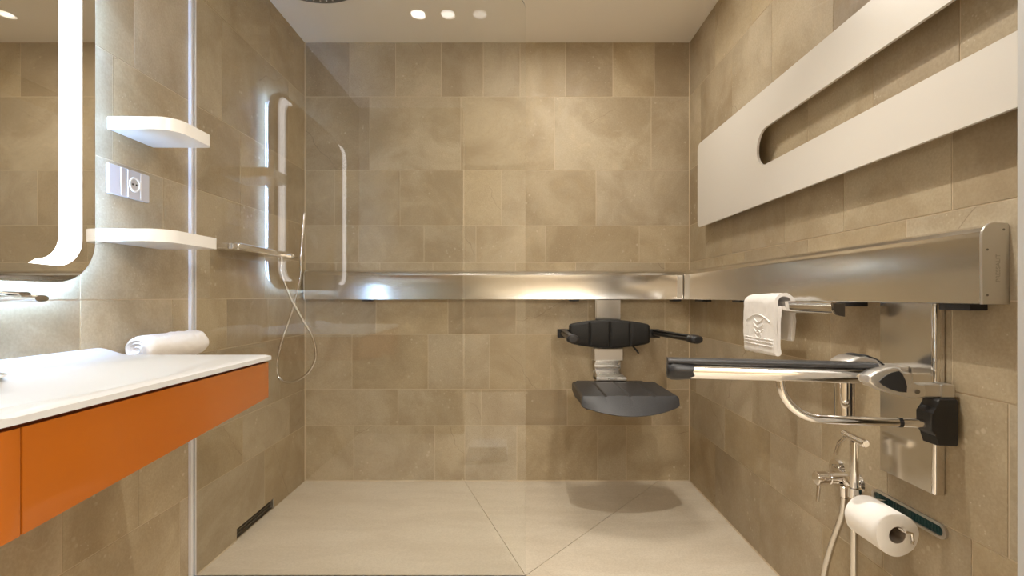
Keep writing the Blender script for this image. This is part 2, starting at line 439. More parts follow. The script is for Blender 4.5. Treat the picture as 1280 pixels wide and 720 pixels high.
t = empty('ceiling_light', (.22, 1.93, ZC-.02), 'unseen round fill light added over the right half of the shower, above the picture', 'ceiling light')  # added out of view to brighten the upper shower walls
bm = bmesh.new(); lathe(bm, (.22, 1.93, ZC-.02), Matrix.Identity(3).to_quaternion(), [(0, 0), (.135, 0), (.145, .006), (.145, .0195), (0, .0195)], 40); link('fill_housing', bm, M['white'], t, True)
la = bpy.data.lights.new('light', 'AREA'); la.shape = 'DISK'; la.size = .26; la.energy = SHOWER_FILL_W; la.color = WARM
lo = bpy.data.objects.new('light', la); COL.objects.link(lo); lo.location = (0, 0, -.004); lo.parent = t

# ------------------------------------------------------------------ rain shower head in the ceiling
cx, cy, R = -.85, 1.985, .232
t = empty('rain_shower_head', (cx, cy, 2.268), 'large round dark metal rain shower head under the ceiling', 'shower head')
q0 = Matrix.Identity(3).to_quaternion()
bm = bmesh.new(); lathe(bm, (cx, cy, 2.272), q0, [(0, 0), (R-.01, 0), (R, .004), (R, .012), (R-.03, .0265), (0, .0265)], 64); link('body', bm, M['dark_metal'], t, True)
bm = bmesh.new()
for rr in (.03, .06, .09, .12, .15, .18, .205):
    n = int(rr*2*PI/.028)
    for k in range(n):
        a = 2*PI*k/n; px_, py_ = cx+rr*math.cos(a), cy+rr*math.sin(a)
        lathe(bm, (px_, py_, 2.268), q0, [(0, 0), (.003, .001), (.004, .004)], 6)
noz = link('nozzles', bm, M['steel_soft'], t); noz['kind'] = 'stuff'

# ------------------------------------------------------------------ glass screen
t = empty('shower_screen', (-.53, GY, 0), 'clear frameless glass shower screen with rounded top corner standing left of centre', 'shower screen')
bm = bmesh.new()
xr = .0325; poly = rrect(XL+.004, xr, .014, 1.997, (0, .002, .055, .002), 12)
prism(bm, poly, 'y', GY-.004, GY+.004)
for f in bm.faces:
    if abs(f.normal.y) < .5: f.material_index = 1
bm.normal_update()
for f in bm.faces: f.material_index = 0 if abs(f.normal.y) > .5 else 1
link('pane', bm, [M['glass'], M['glass_edge']], t)
bm = bmesh.new()
for y0, y1 in ((GY-.016, GY-.0045), (GY+.0045, GY+.012)): box(bm, XL+.0005, XL+.011, y0, y1, .0, 1.999, .001)
box(bm, XL+.0005, XL+.0035, GY-.0045, GY+.0045, 0, 1.999)
link('wall_channel', bm, simple('channel_silver', (.80, .80, .83), .35, .3), t)
bm = bmesh.new(); box(bm, XL+.011, xr, GY-.007, GY+.007, .0005, .0135, .001); link('floor_channel', bm, M['steel_soft'], t)
bm = bmesh.new(); box(bm, XL+.0115, XL+.045, GY-.012, GY+.012, .79, .825, .002); link('clamp', bm, M['steel_soft'], t)

# ------------------------------------------------------------------ illuminated mirror
MX, MY0, MY1, MZ0, MZ1 = -1.045, .29, 1.234, .998, 1.885
t = empty('illuminated_mirror', (XL+.02, (MY0+MY1)/2, MZ0), 'large backlit wall mirror with rounded corners and white light strips', 'mirror')
bm = bmesh.new(); prism(bm, rrect(MY0, MY1, MZ0, MZ1, .105, 12), 'x', -1.078, MX-.0012, .0015); link('frame', bm, M['steel_soft'], t, True)
bm = bmesh.new(); prism(bm, rrect(MY0+.002, MY1-.002, MZ0+.002, MZ1-.002, .103, 12), 'x', MX-.003, MX); link('mirror_pane', bm, M['mirror'], t)
bm = bmesh.new()
o_ = rrect(MY0+.012, MY1-.012, MZ0+.012, MZ1-.012, .093, 10); i_ = rrect(MY0+.034, MY1-.034, MZ0+.034, MZ1-.034, .073, 10)
for sgn in (0,):
    n = len(o_)
    V = [[bm.verts.new((x, u, v)) for u, v in pl] for pl, x in ((o_, -1.0790), (o_, -1.0865), (i_, -1.0865), (i_, -1.0790))]
    for a_, b_ in zip(V, V[1:]+V[:1]):
        for k in range(n): bm.faces.new((a_[k], a_[(k+1) % n], b_[(k+1) % n], b_[k]))
link('back_light', bm, M['halo'], t)
bm = bmesh.new(); prism(bm, rrect(MY0+.06, MY1-.06, MZ0+.06, MZ1-.06, .05, 6), 'x', XL+.0005, -1.0785); link('back_box', bm, M['white'], t)
def strip(bm, y_out, sgn):
    # a vertical bar whose two ends bend into pointed hooks away from the mirror's edge
    w_ = .060; z0, z1 = MZ0+.038, MZ1-.022; n = 12
    o = [(y_out-sgn*.130, z1-.002)]; i = [(y_out-sgn*.130, z1-.003)]
    for k in range(n+1):
        a = PI/2-k/n*PI/2
        o.append((y_out-sgn*.066*(1-math.cos(a)), z1-.066*(1-math.sin(a))))
        i.append((y_out-sgn*(w_+.052*(1-math.cos(a))), z1-.013-.058*(1-math.sin(a))))
    o += [(y, z0+z1-z) for y, z in reversed(o)]; i += [(y, z0+z1-z) for y, z in reversed(i)]
    V = [[bm.verts.new((x, u, v)) for u, v in pl] for pl, x in ((o, MX-.0008), (o, MX+.0009), (i, MX+.0009), (i, MX-.0008))]
    for A_, B_ in zip(V, V[1:]+V[:1]):
        for k in range(len(o)-1): bm.faces.new((A_[k], A_[k+1], B_[k+1], B_[k]))
    for k in (0, -1): bm.faces.new([v[k] for v in V])
for yo, sg in ((MY1-.040, 1), (MY0+.040, -1)):
    bm = bmesh.new(); strip(bm, yo, sg)
    link('light_strip', bm, M['strip'], t)

# ------------------------------------------------------------------ shelves and socket
def shelf(y0, y1, z0, z1, lab):
    bm = bmesh.new(); poly = rrect(XL+.0005, -.925, y0, y1, (0, .055, .018, 0), 10)
    prism(bm, poly, 'z', z0, z1, .0025)
    return tag(link('wall_shelf', bm, M['white'], None, True), lab, 'shelf', 'white wall shelves beside the mirror')
shelf(1.343, 1.512, 1.419, 1.454, 'small white wall shelf with rounded corner, upper one above the socket')
shelf(1.310, 1.545, 1.112, 1.1455, 'wider white wall shelf with rounded corner, lower one below the socket')
t = empty('power_socket', (XL+.006, 1.414, 1.245), 'silver grey wall socket plate between the two white shelves', 'socket')
bm = bmesh.new(); prism(bm, rrect(1.338, 1.486, 1.246, 1.327, .003, 3), 'x', XL+.0003, XL+.009, .0015); link('plate', bm, M['socket'], t)
for y in (1.3790, 1.4030, 1.4510):
    bm = bmesh.new(); box(bm, XL+.009, XL+.0102, y-.0008, y+.0008, 1.249, 1.324); link('module_ridge', bm, M['white'], t)
qx = Vector((1, 0, 0)).to_track_quat('Z', 'Y')
bm = bmesh.new(); lathe(bm, (XL+.0092, 1.427, 1.287), qx, [(.0165, -.001), (.0165, .003), (.0205, .003), (.0215, 0), (.0215, -.001)], 16); link('socket_ring', bm, M['white'], t)
bm = bmesh.new(); lathe(bm, (XL+.0092, 1.427, 1.287), qx, [(0, .0004), (.0167, .0004), (.0167, .002)], 24); ins = link('socket_well', bm, M['socket'], t)
for y in (1.420, 1.434):
    bm = bmesh.new(); cyl(bm, (XL+.0095, y, 1.287), (XL+.0105, y, 1.287), .003, n=10); link('pin_hole', bm, M['dark'], t)

# ------------------------------------------------------------------ vanity with basin
t = empty('basin_vanity', (-.88, .94, .65), 'white basin on glossy orange wall-hung vanity under the mirror', 'washbasin')
VX, VY0, VY1, VZ = -.651, .560, 1.320, .812
def topz(x, y):
    dxb, dyb = (x-(-.845))/.165, (y-.925)/.315
    r = (abs(dxb)**2.6+abs(dyb)**2.6)**(1/2.6)
    z = VZ-.050*sm((1.08-r)/.75)
    z += .018*sm((XL+.085-x)/.08)
    e = min(VX-x, VY1-y, y-VY0); z -= .004*max(0, 1-e/.006)**2
    return z
def outline(inset=0, n=10):
    return rrect(XL+.0008, VX-inset, VY0+inset, VY1-inset, (.002, .085, .006, .002), n)
def inside(x, y):     # map the unit square to the outline with the rounded near corner
    return x, y
NX, NY = 46, 76
bm = bmesh.new(); grid = []
R_ = .085
for j in range(NY+1):
    y = VY0+(VY1-VY0)*j/NY
    xf = VX
    if y < VY0+R_: d = VY0+R_-y; xf = VX-R_+math.sqrt(max(0, R_*R_-d*d))
    row = []
    for i in range(NX+1):
        x = XL+.0008+(xf-XL-.0008)*(i/NX); row.append(bm.verts.new((x, y, topz(x, y))))
    grid.append(row)
for j in range(NY):
    for i in range(NX): bm.faces.new((grid[j][i], grid[j][i+1], grid[j+1][i+1], grid[j+1][i]))
ring = [grid[0][i] for i in range(NX+1)]+[grid[j][NX] for j in range(1, NY+1)]+[grid[NY][i] for i in range(NX-1, -1, -1)]+[grid[j][0] for j in range(NY-1, 0, -1)]
low = [bm.verts.new((v.co.x, v.co.y, VZ-.014)) for v in ring]
n = len(ring)
for k in range(n): bm.faces.new((ring[k], low[k], low[(k+1) % n], ring[(k+1) % n]))
link('basin_top', bm, M['ceramic'], t, True, 50)
def body(inset, zt, zb0, zb1, y0, y1, corner, bev=.0015):
    """box whose underside slopes; zb0 at y0, zb1 at y1"""
    bm = bmesh.new(); xf = VX-inset
    pl = rrect(XL+.001, xf, y0, y1, (0, corner, .003, 0), 10)
    def zb(y): return zb0+(zb1-zb0)*(y-y0)/(y1-y0)
    T = [bm.verts.new((x, y, zt)) for x, y in pl]; Bt = [bm.verts.new((x, y, zb(y))) for x, y in pl]
    bm.faces.new(Bt[::-1]); n = len(pl)
    for k in range(n): bm.faces.new((T[k], Bt[k], Bt[(k+1) % n], T[(k+1) % n]))
    return bm
link('shadow_gap', body(.011, VZ-.0142, .712, .712, VY0+.012, VY1-.008, .076), M['orange_shade'], t)
def zlow(y): return .700-.0775*(1.315-y)
link('front_panel', body(.004, .792, zlow(.6585), zlow(1.315), .6585, 1.315, 0), M['orange'], t, True)
link('end_panel', body(.004, .792, zlow(VY0+.004), zlow(.6572), VY0+.004, .6572, .082), M['orange'], t, True)
bm = bmesh.new(); lathe(bm, (-.87, .925, topz(-.87, .925)+.0005), q0, [(0, .004), (.024, .004), (.028, .001), (.028, 0)], 28); link('drain_cover', bm, M['chrome'], t, True)
# tap
fy = .94
t = empty('basin_tap', (-1.0, fy, topz(-1.0, fy)), 'chrome basin tap with long flat spout under the mirror', 'tap')
zb = max(topz(-1.0+.026*math.cos(k), fy+.026*math.sin(k)) for k in range(7))
bm = bmesh.new(); lathe(bm, (-1.0, fy, zb+.0003), q0, [(0, 0), (.026, 0), (.026, .004), (.015, .008), (.0135, .012), (.0135, .125), (.012, .130), (0, .130)], 28); link('body', bm, M['chrome'], t, True)
bm = bmesh.new(); tube(bm, [(-1.005, fy, .958), (-.96, fy, .963), (-.915, fy, .9625), (-.898, fy, .962)], lambda s: .0065, 14, 1.0, 2.2); link('spout', bm, M['chrome'], t, True)
bm = bmesh.new(); tube(bm, [(-1.0, fy, .972), (-.965, fy, .9725), (-.93, fy, .971)], lambda s: .0028+.001*s, 12, 1.0, 3.2); link('lever', bm, M['chrome'], t, True)

# ------------------------------------------------------------------ terry towels
def rough_up(bm, amp, sc=90.0):
    from mathutils import noise
    bm.normal_update()
    for v in bm.verts: v.co += v.normal*amp*noise.noise(v.co*sc)
# rolled towel on a small rail behind the vanity
tr = empty('towel_rail', (-1.05, 1.49, .765), 'short dark metal towel rail on the wall beyond the basin', 'towel rail')
bm = bmesh.new(); tube(bm, [(-1.035, 1.335, .770), (-1.035, 1.648, .770)], .006, 12); tube(bm, [(-1.075, 1.335, .770), (-1.075, 1.648, .770)], .006, 12); link('bar', bm, M['dark_metal'], tr, True)
for y in (1.350, 1.63):
    bm = bmesh.new(); box(bm, XL+.0005, -1.03, y-.006, y+.006, .757, .764, .001); link('bracket', bm, M['dark_metal'], tr)
bm = bmesh.new()
c0, n, m_ = Vector((-1.050, 0, .8165)), 44, 30
rings = []
for j in range(m_+1):
    s = j/m_; y = 1.375+.265*s; e = min(s, 1-s); rr = .0395*(1-.16*max(0, 1-e/.07)**2)
    rings.append([bm.verts.new((c0.x+rr*1.02*math.cos(a)*(1+.03*math.sin(3*a+y*9)), y, c0.z+rr*math.sin(a)*(1+.03*math.cos(2*a+y*14)))) for a in (2*PI*k/n for k in range(n))])
for Aa, Bb in zip(rings, rings[1:]):
    for k in range(n): bm.faces.new((Aa[k], Aa[(k+1) % n], Bb[(k+1) % n], Bb[k]))
for rg, y, dd in ((rings[0], 1.375, 1), (rings[-1], 1.64, -1)):
    # spiral-rolled ends: concentric ridges
    last = rg
    for f_, dy in ((.86, -.004), (.72, .006), (.58, -.003), (.42, .007), (.26, -.002), (.1, .006)):
        cur = [bm.verts.new((c0.x+(v.co.x-c0.x)*f_, y+dd*dy, c0.z+(v.co.z-c0.z)*f_)) for v in rg]
        for k in range(n): bm.faces.new((last[k], last[(k+1) % n], cur[(k+1) % n], cur[k]))
        last = cur
    bm.faces.new(last)
rough_up(bm, .0022, 60)
tag(link('towel', bm, M['towel'], None, True, 80), 'white towel rolled up on the rail behind the orange vanity', 'towel')

# towel hung over the holder under the right rail
def thick_profile(center, half, n_end=6):
    C = [Vector((x, 0, z)) for x, z in center]; Lp, Rp = [], []
    for i, p in enumerate(C):
        d = (C[min(i+1, len(C)-1)]-C[max(i-1, 0)]).normalized(); nn = Vector((-d.z, 0, d.x))
        Lp.append(p+nn*half); Rp.append(p-nn*half)
    def cap(p, d, nn): return [p+half*(math.cos(a)*nn+math.sin(a)*d) for a in (PI*k/n_end for k in range(1, n_end))]
    d1 = (C[-1]-C[-2]).normalized(); d0 = (C[0]-C[1]).normalized()
    n1 = Vector((-d1.z, 0, d1.x)); n0 = Vector((-d0.z, 0, d0.x))
    return Lp+cap(C[-1], d1, n1)+Rp[::-1]+cap(C[0], d0, n0)
def sheet(bm, prof, y0, y1, m_=36, taper=.004):
    rings = []
    cx_ = sum(p.x for p in prof)/len(prof)
    for j in range(m_+1):
        s = j/m_; y = y0+(y1-y0)*s; rings.append([bm.verts.new((p.x, y+.003*math.sin(p.z*40+p.x*30), p.z-.004*(s-.5))) for p in prof])
    n = len(prof)
    for A_, B_ in zip(rings, rings[1:]):
        for k in range(n): bm.faces.new((A_[k], A_[(k+1) % n], B_[(k+1) % n], B_[k]))
    for rg in (rings[0][::-1], rings[-1]):
        bm.faces.new(rg)
TY0, TY1 = 1.500, 1.700
center = []
# inner ply of the front flap, down to the fold, then the outer ply up and over the bar, then down behind
for k in range(13): center.append((.7965, .930-.134*k/12))
for k in range(1, 6): a = PI*k/6; center.append((.7910+.0055*math.cos(a), .796-.008*math.sin(a)))
for k in range(17): center.append((.7855, .796+.149*k/16))
for k in range(1, 12): a = PI-PI*k/12; center.append((.8125+.0270*math.cos(a), .945+.025*math.sin(a)))
for k in range(13): center.append((.8395, .945-.112*k/12))
prof = thick_profile(center, .0052)
bm = bmesh.new(); sheet(bm, prof, TY0, TY1)
rough_up(bm, .0022, 55)
tw = tag(link('hand_towel', bm, M['towel'], None, True, 80), 'small white hand towel with woven emblem hanging below the right steel rail', 'towel')
def woven(paths, r):
    bm = bmesh.new()
    for p in paths: tube(bm, p, r, 8)
    return bm
xf_ = .7792
def TP(u, z): return (xf_, TY1-u*(TY1-TY0), z)       # u from far to near edge
emb = [spline([TP(.12+.76*k/10, .888+.020*math.sin(PI*k/10)) for k in range(11)], 3)]
link('arched_stitch', woven(emb, .0022), M['towel'], tw, True)
emb = []
for zc in (.885, .868, .850):
    emb += [spline([TP(.37, zc+.011), TP(.44, zc+.002), TP(.52, zc-.003)], 4), spline([TP(.67, zc+.011), TP(.60, zc+.002), TP(.52, zc-.003)], 4)]
emb += [spline([TP(.52+.09*math.cos(a), .844+.012*math.sin(a)) for a in [2*PI*k/10 for k in range(11)]], 3)]
link('emblem', woven(emb, .0020), M['towel'], tw, True)
bands = []
for z in (.832, .823, .812): bands.append([TP(u/24, z+.0012*math.sin(u*1.9+z*900)) for u in range(1, 24)])
link('woven_band', woven(bands, .0022), M['towel'], tw, True)

# folded towel on the floor in the doorway (seen in the glass)
bm = bmesh.new()
for k in range(4): box(bm, -.29+.003*k, -.05-.002*k, .30+.004*k, .47, .001+.0215*k, .022+.0215*k, .008, 3)
bmesh.ops.subdivide_edges(bm, edges=bm.edges[:], cuts=2, use_grid_fill=True); rough_up(bm, .002, 40)
tag(link('folded_towel', bm, M['towel'], None, True, 60), 'folded white towel lying on the floor, mirrored in the glass screen', 'towel')

# ------------------------------------------------------------------ wall drain
t = empty('wall_drain', (XL-.02, (DR0+DR1)/2, .0), 'dark slotted linear drain at the foot of the left wall', 'drain')
bm = bmesh.new(); box(bm, XL-.049, XL-.040, DR0, DR1, .0, DZ-.001); box(bm, XL-.040, XL-.006, DR0, DR1, .001, .004); link('channel', bm, M['dark_metal'], t)
for z in (.012, .026, .038):
    bm = bmesh.new(); box(bm, XL-.022, XL-.010, DR0+.002, DR1-.002, z-.0025, z+.0025, .0005); link('grate_bar', bm, M['dark_metal'], t)
bm = bmesh.new(); box(bm, XL-.014, XL-.0006, DR1-.010, DR1-.001, .002, DZ-.002); link('end_stop', bm, M['steel_soft'], t)

# ------------------------------------------------------------------ shower mixer and hand shower
t = empty('shower_mixer', (XL+.04, 2.02, 1.135), 'slim chrome shower mixer bar on the left wall behind the glass', 'shower mixer')
bm = bmesh.new(); box(bm, XL+.001, XL+.085, 1.83, 2.13, 1.138, 1.163, .006, 3); link('body', bm, M['chrome'], t, True)
bm = bmesh.new(); box(bm, XL+.006, XL+.080, 1.86, 2.10, 1.1635, 1.1665, .001); link('glass_tray', bm, M['socket'], t)
bm = bmesh.new(); cyl(bm, (XL+.07, 1.828, 1.150), (XL+.07, 1.800, 1.150), .0125, bev=.002); link('control_knob', bm, M['chrome'], t, True)
bm = bmesh.new(); cyl(bm, (XL+.060, 2.132, 1.150), (XL+.060, 2.28, 1.150), .0095); cyl(bm, (XL+.082, 2.265, 1.150), (XL+.082, 2.235, 1.150), .0135, bev=.002); cyl(bm, (XL+.052, 2.25, 1.150), (XL+.082, 2.25, 1.150), .006); link('control_knob', bm, M['chrome'], t, True)
bm = bmesh.new(); cyl(bm, (XL+.060, 2.215, 1.142), (XL+.060, 2.215, 1.108), .008, bev=.001); link('hose_outlet', bm, M['chrome'], t, True)
bm = bmesh.new(); cyl(bm, (XL+.0005, 2.31, 1.150), (XL+.006, 2.31, 1.150), .02); cyl(bm, (XL+.006, 2.31, 1.150), (XL+.098, 2.31, 1.150), .0075); link('holder_arm', bm, M['chrome'], t, True)
t = empty('hand_shower', (XL+.108, 2.31, .57), 'thin chrome hand shower stick with looping metal hose', 'hand shower')
a_, b_ = Vector((XL+.105, 2.31, 1.135)), Vector((XL+.121, 2.31, 1.353))
bm = bmesh.new(); tube(bm, [a_.lerp(b_, s/10) for s in range(11)], lambda s: .0092 if s < .97 else .008, 16); link('handle', bm, M['chrome'], t, True)
bm = bmesh.new(); cyl(bm, (XL+.104, 2.31, 1.139), (XL+.106, 2.31, 1.161), .0118, bev=.002); link('collar', bm, M['chrome'], t, True)
def hp(px, py, Y): return ((px-645)*Y/620, Y, CZ-(py-371)*Y/620)
pts = [(XL+.060, 2.215, 1.107), (XL+.060, 2.215, 1.07), hp(363, 372, 2.23), hp(377, 398, 2.25), hp(391, 422, 2.27), hp(394.5, 447, 2.28), hp(384, 467, 2.28), hp(364, 478, 2.29), hp(349.5, 473, 2.30), hp(346, 455, 2.30), hp(353, 424, 2.31), hp(364, 392, 2.31), hp(372, 362, 2.31), (XL+.105, 2.31, 1.07), (XL+.105, 2.31, 1.137)]
bm = bmesh.new(); tube(bm, spline(pts, 10), .0062, 12); link('hose', bm, M['hose'], t, True)

# ------------------------------------------------------------------ steel rails
RZ0, RZ1, RD = .952, 1.1007, .050
def rail_prof(sgn, base):
    pts = [(0.0005, RZ0), (RD, RZ0), (RD, RZ0+.003), (RD-.001, RZ0+.006), (RD-.001, 1.074), (RD, 1.077), (RD-.003, 1.086), (RD-.010, 1.094), (RD-.021, 1.0995), (RD-.034, RZ1), (.0005, RZ1)]
    return [(base+sgn*d, z) for d, z in pts]
t = empty('wall_rail', (-.12, YB-.025, RZ0), 'long brushed steel rail across the back wall above the shower seat', 'rail', 'horizontal steel rails')
bm = bmesh.new(); prism(bm, rail_prof(-1, YB), 'x', -1.088, XR-RD-.0015); link('profile', bm, M['steel'], t, True, 20)
bm = bmesh.new(); prism(bm, [(YB-.0005, RZ0-.0005), (YB-RD-.001, RZ0-.0005), (YB-RD-.001, 1.078), (YB-RD+.02, RZ1+.001), (YB-.0005, RZ1+.001)], 'x', -1.094, -1.0882); link('end_cap', bm, M['steel_soft'], t)
bm = bmesh.new(); box(bm, .830, .8545, YB-RD-.0012, YB-RD+.002, RZ0+.004, 1.074); link('joint_cover', bm, M['steel_soft'], t)
for x0, x1 in (((452-645)*2.55/620, (464-645)*2.55/620), ((712-645)*2.55/620, (724-645)*2.55/620), ((840-645)*2.55/620, (852-645)*2.55/620)):
    bm = bmesh.new(); box(bm, x0, x1, YB-.046, YB-.006, RZ0-.010, RZ0-.0005, .001); link('clip', bm, M['black'], t)
t = empty('wall_rail', (XR-.025, 1.7, RZ0), 'brushed steel rail along the right wall with bare end cap', 'rail', 'horizontal steel rails')
bm = bmesh.new(); prism(bm, rail_prof(-1, XR), 'y', .9190, YB-.0005); link('profile', bm, M['steel'], t, True, 20)
cap_poly = [(XR-.0005, RZ0-.001), (XR-RD-.0015, RZ0-.001), (XR-RD-.0015, 1.076)]+[(XR-.030-.0215*math.cos(a), 1.076+.0262*math.sin(a)) for a in [k/8*PI/2 for k in range(1, 9)]]+[(XR-.004, 1.1010), (XR-.0005, 1.096)]
bm = bmesh.new(); prism(bm, cap_poly, 'y', .9135, .9188, .0008, 1); capo = link('end_cap', bm, M['steel_soft'], t)
for x, z in ((XR-.012, 1.089), (XR-.042, 1.052), (XR-.042, .968)):
    bm = bmesh.new(); cyl(bm, (x, .9134, z), (x, .9128, z), .0021, n=12); link('screw', bm, M['screw'], capo)
for p0, p1, zz in ((917, 927, .0), (870, 880, .0)):
    y0, y1 = .87*620/(p1-645), .87*620/(p0-645)
    bm = bmesh.new(); box(bm, .864, .905, y0, y1, RZ0-.009, RZ0-.0005, .001); link('clip', bm, M['black'], t)
bm = bmesh.new(); box(bm, .864, .900, .945, 1.015, RZ0-.0135, RZ0-.0005, .002); link('clip', bm, M['black'], t)

def text_mesh(name, body, size, mat, loc, rot, parent, depth=.0003):
    cu = bpy.data.curves.new(name, 'FONT'); cu.body = body; cu.size = size; cu.align_x = 'CENTER'; cu.align_y = 'CENTER'; cu.extrude = depth; cu.resolution_u = 3
    ob = bpy.data.objects.new('tmp', cu); COL.objects.link(ob)
    dg = bpy.context.evaluated_depsgraph_get(); me = bpy.data.meshes.new_from_object(ob.evaluated_get(dg)); COL.objects.unlink(ob); bpy.data.objects.remove(ob)
    me.transform(Matrix.Translation(loc) @ rot.to_4x4())
    bm = bmesh.new(); bm.from_mesh(me); bpy.data.meshes.remove(me)
    return link(name, bm, mat, parent)
from mathutils import Euler
text_mesh('lettering', 'PRESSALIT', .0115, simple('cap_letters', (.50, .48, .45), .3, 1.0), Vector((XR-.022, .9134, 1.018)), (Matrix.Rotation(-PI/2, 3, 'Y') @ Euler((PI/2, 0, 0)).to_matrix()), capo)

# ------------------------------------------------------------------ towel holder under the right rail
t = empty('towel_holder', (.82, 1.52, .918), 'chrome trough-shaped towel holder hanging under the right steel rail', 'towel holder')
HY0, HY1 = 1.262, 1.730
outer = [(.8055+.012-.012*math.cos(a), .930-.010*math.sin(a)) for a in [k/6*PI/2 for k in range(7)]]
prof = [(.8030, .9505), (.8045, .930)]+[(.8175-.013*math.cos(a), .930-.0105*math.sin(a)) for a in [k/7*PI/2 for k in range(1, 8)]]+[(.829, .9195)]
th = thick_profile(prof, .0016, 4)
bm = bmesh.new(); rings = []
for y in (HY0, HY1): rings.append([bm.verts.new((p.x, y, p.z)) for p in th])
n = len(th)
for k in range(n): bm.faces.new((rings[0][k], rings[0][(k+1) % n], rings[1][(k+1) % n], rings[1][k]))
bm.faces.new(rings[0][::-1]); bm.faces.new(rings[1]); link('trough', bm, M['chrome'], t, True, 40)
bm = bmesh.new(); box(bm, .8285, .8330, HY0, HY1, .920, .944, .001); link('back_strip', bm, M['chrome'], t)
bm = bmesh.new(); prism(bm, [(.805, .9495), (.806, .931), (.812, .922), (.820, .917), (.834, .9145), (.834, .9485)], 'y', HY0-.0055, HY0-.0005, .0006, 1); link('end_cap', bm, M['dark_metal'], t)
for y in (1.28, 1.716):
    bm = bmesh.new(); box(bm, .8332, .900, y-.012, y+.012, .9405, .9512, .001); link('bracket', bm, M['black'], t)

# ------------------------------------------------------------------ radiator on the right wall
t = empty('towel_radiator', (.87, 1.58, 1.29), 'flat white wall radiator panel with long horizontal slot', 'radiator')
X0 = .860
RY0, RY1 = .55, 2.349
bm = bmesh.new()
outer = rrect(RY0, RY1, 1.291, 1.684, .03, 6); inner = rrect(.66, 1.772, 1.422, 1.550, .0635, 8)
def ringsurf(bm, outer, inner, x0, x1):
    fo = {}
    for x in (x0, x1):
        O = [bm.verts.new((x, a, b)) for a, b in outer]; I = [bm.verts.new((x, a, b)) for a, b in inner]
        eo = [bm.edges.new((O[k], O[(k+1) % len(O)])) for k in range(len(O))]; ei = [bm.edges.new((I[k], I[(k+1) % len(I)])) for k in range(len(I))]
        bmesh.ops.triangle_fill(bm, use_beauty=True, use_dissolve=True, edges=eo+ei)
        fo[x] = (O, I)
    for idx in (0, 1):
        A_, B_ = fo[x0][idx], fo[x1][idx]; n = len(A_)
        for k in range(n): bm.faces.new((A_[k], A_[(k+1) % n], B_[(k+1) % n], B_[k]))
ringsurf(bm, outer, inner, X0, X0+.008)
link('panel', bm, M['white_satin'], t)
bm = bmesh.new(); box(bm, X0+.0085, X0+.014, RY0+.06, 1.80, 1.33, 1.40, .001); box(bm, X0+.0085, X0+.014, RY0+.06, 1.80, 1.58, 1.65, .001); link('heating_plate', bm, M['white_satin'], t)
for y in (.80, 2.02):
    for z in (1.36, 1.62):
        bm = bmesh.new(); cyl(bm, (X0+.0085, y, z), (XR-.0005, y, z), .012); link('wall_spacer', bm, M['white'], t)

# ------------------------------------------------------------------ shower seat
t = empty('shower_chair', (.465, 2.35, .48), 'black fold-down shower seat with backrest and armrests on steel wall plate', 'shower seat')
bm = bmesh.new(); box(bm, .4165, .543, 2.570, YB-.0006, .535, RZ0-.001, .002); box(bm, .410, .4155, 2.562, YB-.0006, .535, RZ0-.001, .001); link('mounting_plate', bm, M['steel'], t)
bm = bmesh.new(); box(bm, .392, .536, 2.480, 2.568, .646, .707, .003); link('slider', bm, M['steel_soft'], t)
bm = bmesh.new()
sec = [(2.50, .646)]+[(2.500-.030*math.sin(a)*0+.045*math.sin(a), .646-.066*(k/8)) for k, a in [(k, k/8*PI) for k in range(1, 8)]]+[(2.470, .580), (2.568, .580), (2.568, .646)]
prism(bm, sec, 'x', .404, .530); link('curved_bracket', bm, M['steel'], t, True, 50)
bm = bmesh.new(); box(bm, .384, .530, 2.372, 2.470, .5625, .5790, .003); box(bm, .384, .388, 2.372, 2.47, .5625, .600, .001); lip = link('hinge_lip', bm, M['steel_soft'], t)
text_mesh('lettering', 'Pressalit', .013, M['ink'], Vector((.462, 2.3717, .5712)), Euler((PI/2, 0, 0)).to_matrix(), lip)
bm = bmesh.new()
for x in (.30, .60): box(bm, x-.014, x+.014, 2.04, 2.40, .500, .514, .003)
box(bm, .29, .61, 2.372, 2.40, .500, .56, .003); link('seat_frame', bm, M['dark_metal'], t)
def groove(tt): return sum(max(0, 1-abs(tt-g_)/.035) for g_ in (-.5, 0, .5))
def loft(rows):
    bm = bmesh.new(); R_ = [[bm.verts.new(p) for p in r] for r in rows]; n = len(R_[0])
    for A_, B_ in zip(R_, R_[1:]):
        for k in range(n): bm.faces.new((A_[k], A_[(k+1) % n], B_[(k+1) % n], B_[k]))
    bm.faces.new(R_[0][::-1]); bm.faces.new(R_[-1]); return bm
rows = []
xc, hw = .4655, .199
ts = [-1, -.985, -.96]+[-.93+1.86*i/60 for i in range(61)]+[.96, .985, 1]
for tt in ts:
    e = max(0, (abs(tt)-.955)/.045)**2; b_ = (1-tt*tt); gz = .007*groove(tt); x = xc+hw*tt; zt = .561-.008*e; zl = .516-.028*b_+.006*e
    rows.append([(x, 2.365, zl*.0+.522), (x, 2.365, zt-.006), (x, 2.358, zt-gz), (x, 2.20, zt-gz-.001), (x, 2.04, zt-gz), (x, 2.024, zt-.001-gz*.6), (x, 2.019, zt-.006), (x, 2.016-.028*b_, .5*(zt+zl)), (x, 2.012-.052*b_, zl+.004), (x, 2.018-.050*b_, zl), (x, 2.10, zl+.001), (x, 2.25, .512)])
link('seat_pad', loft(rows), M['seatpad'], t, True, 32)
rows = []
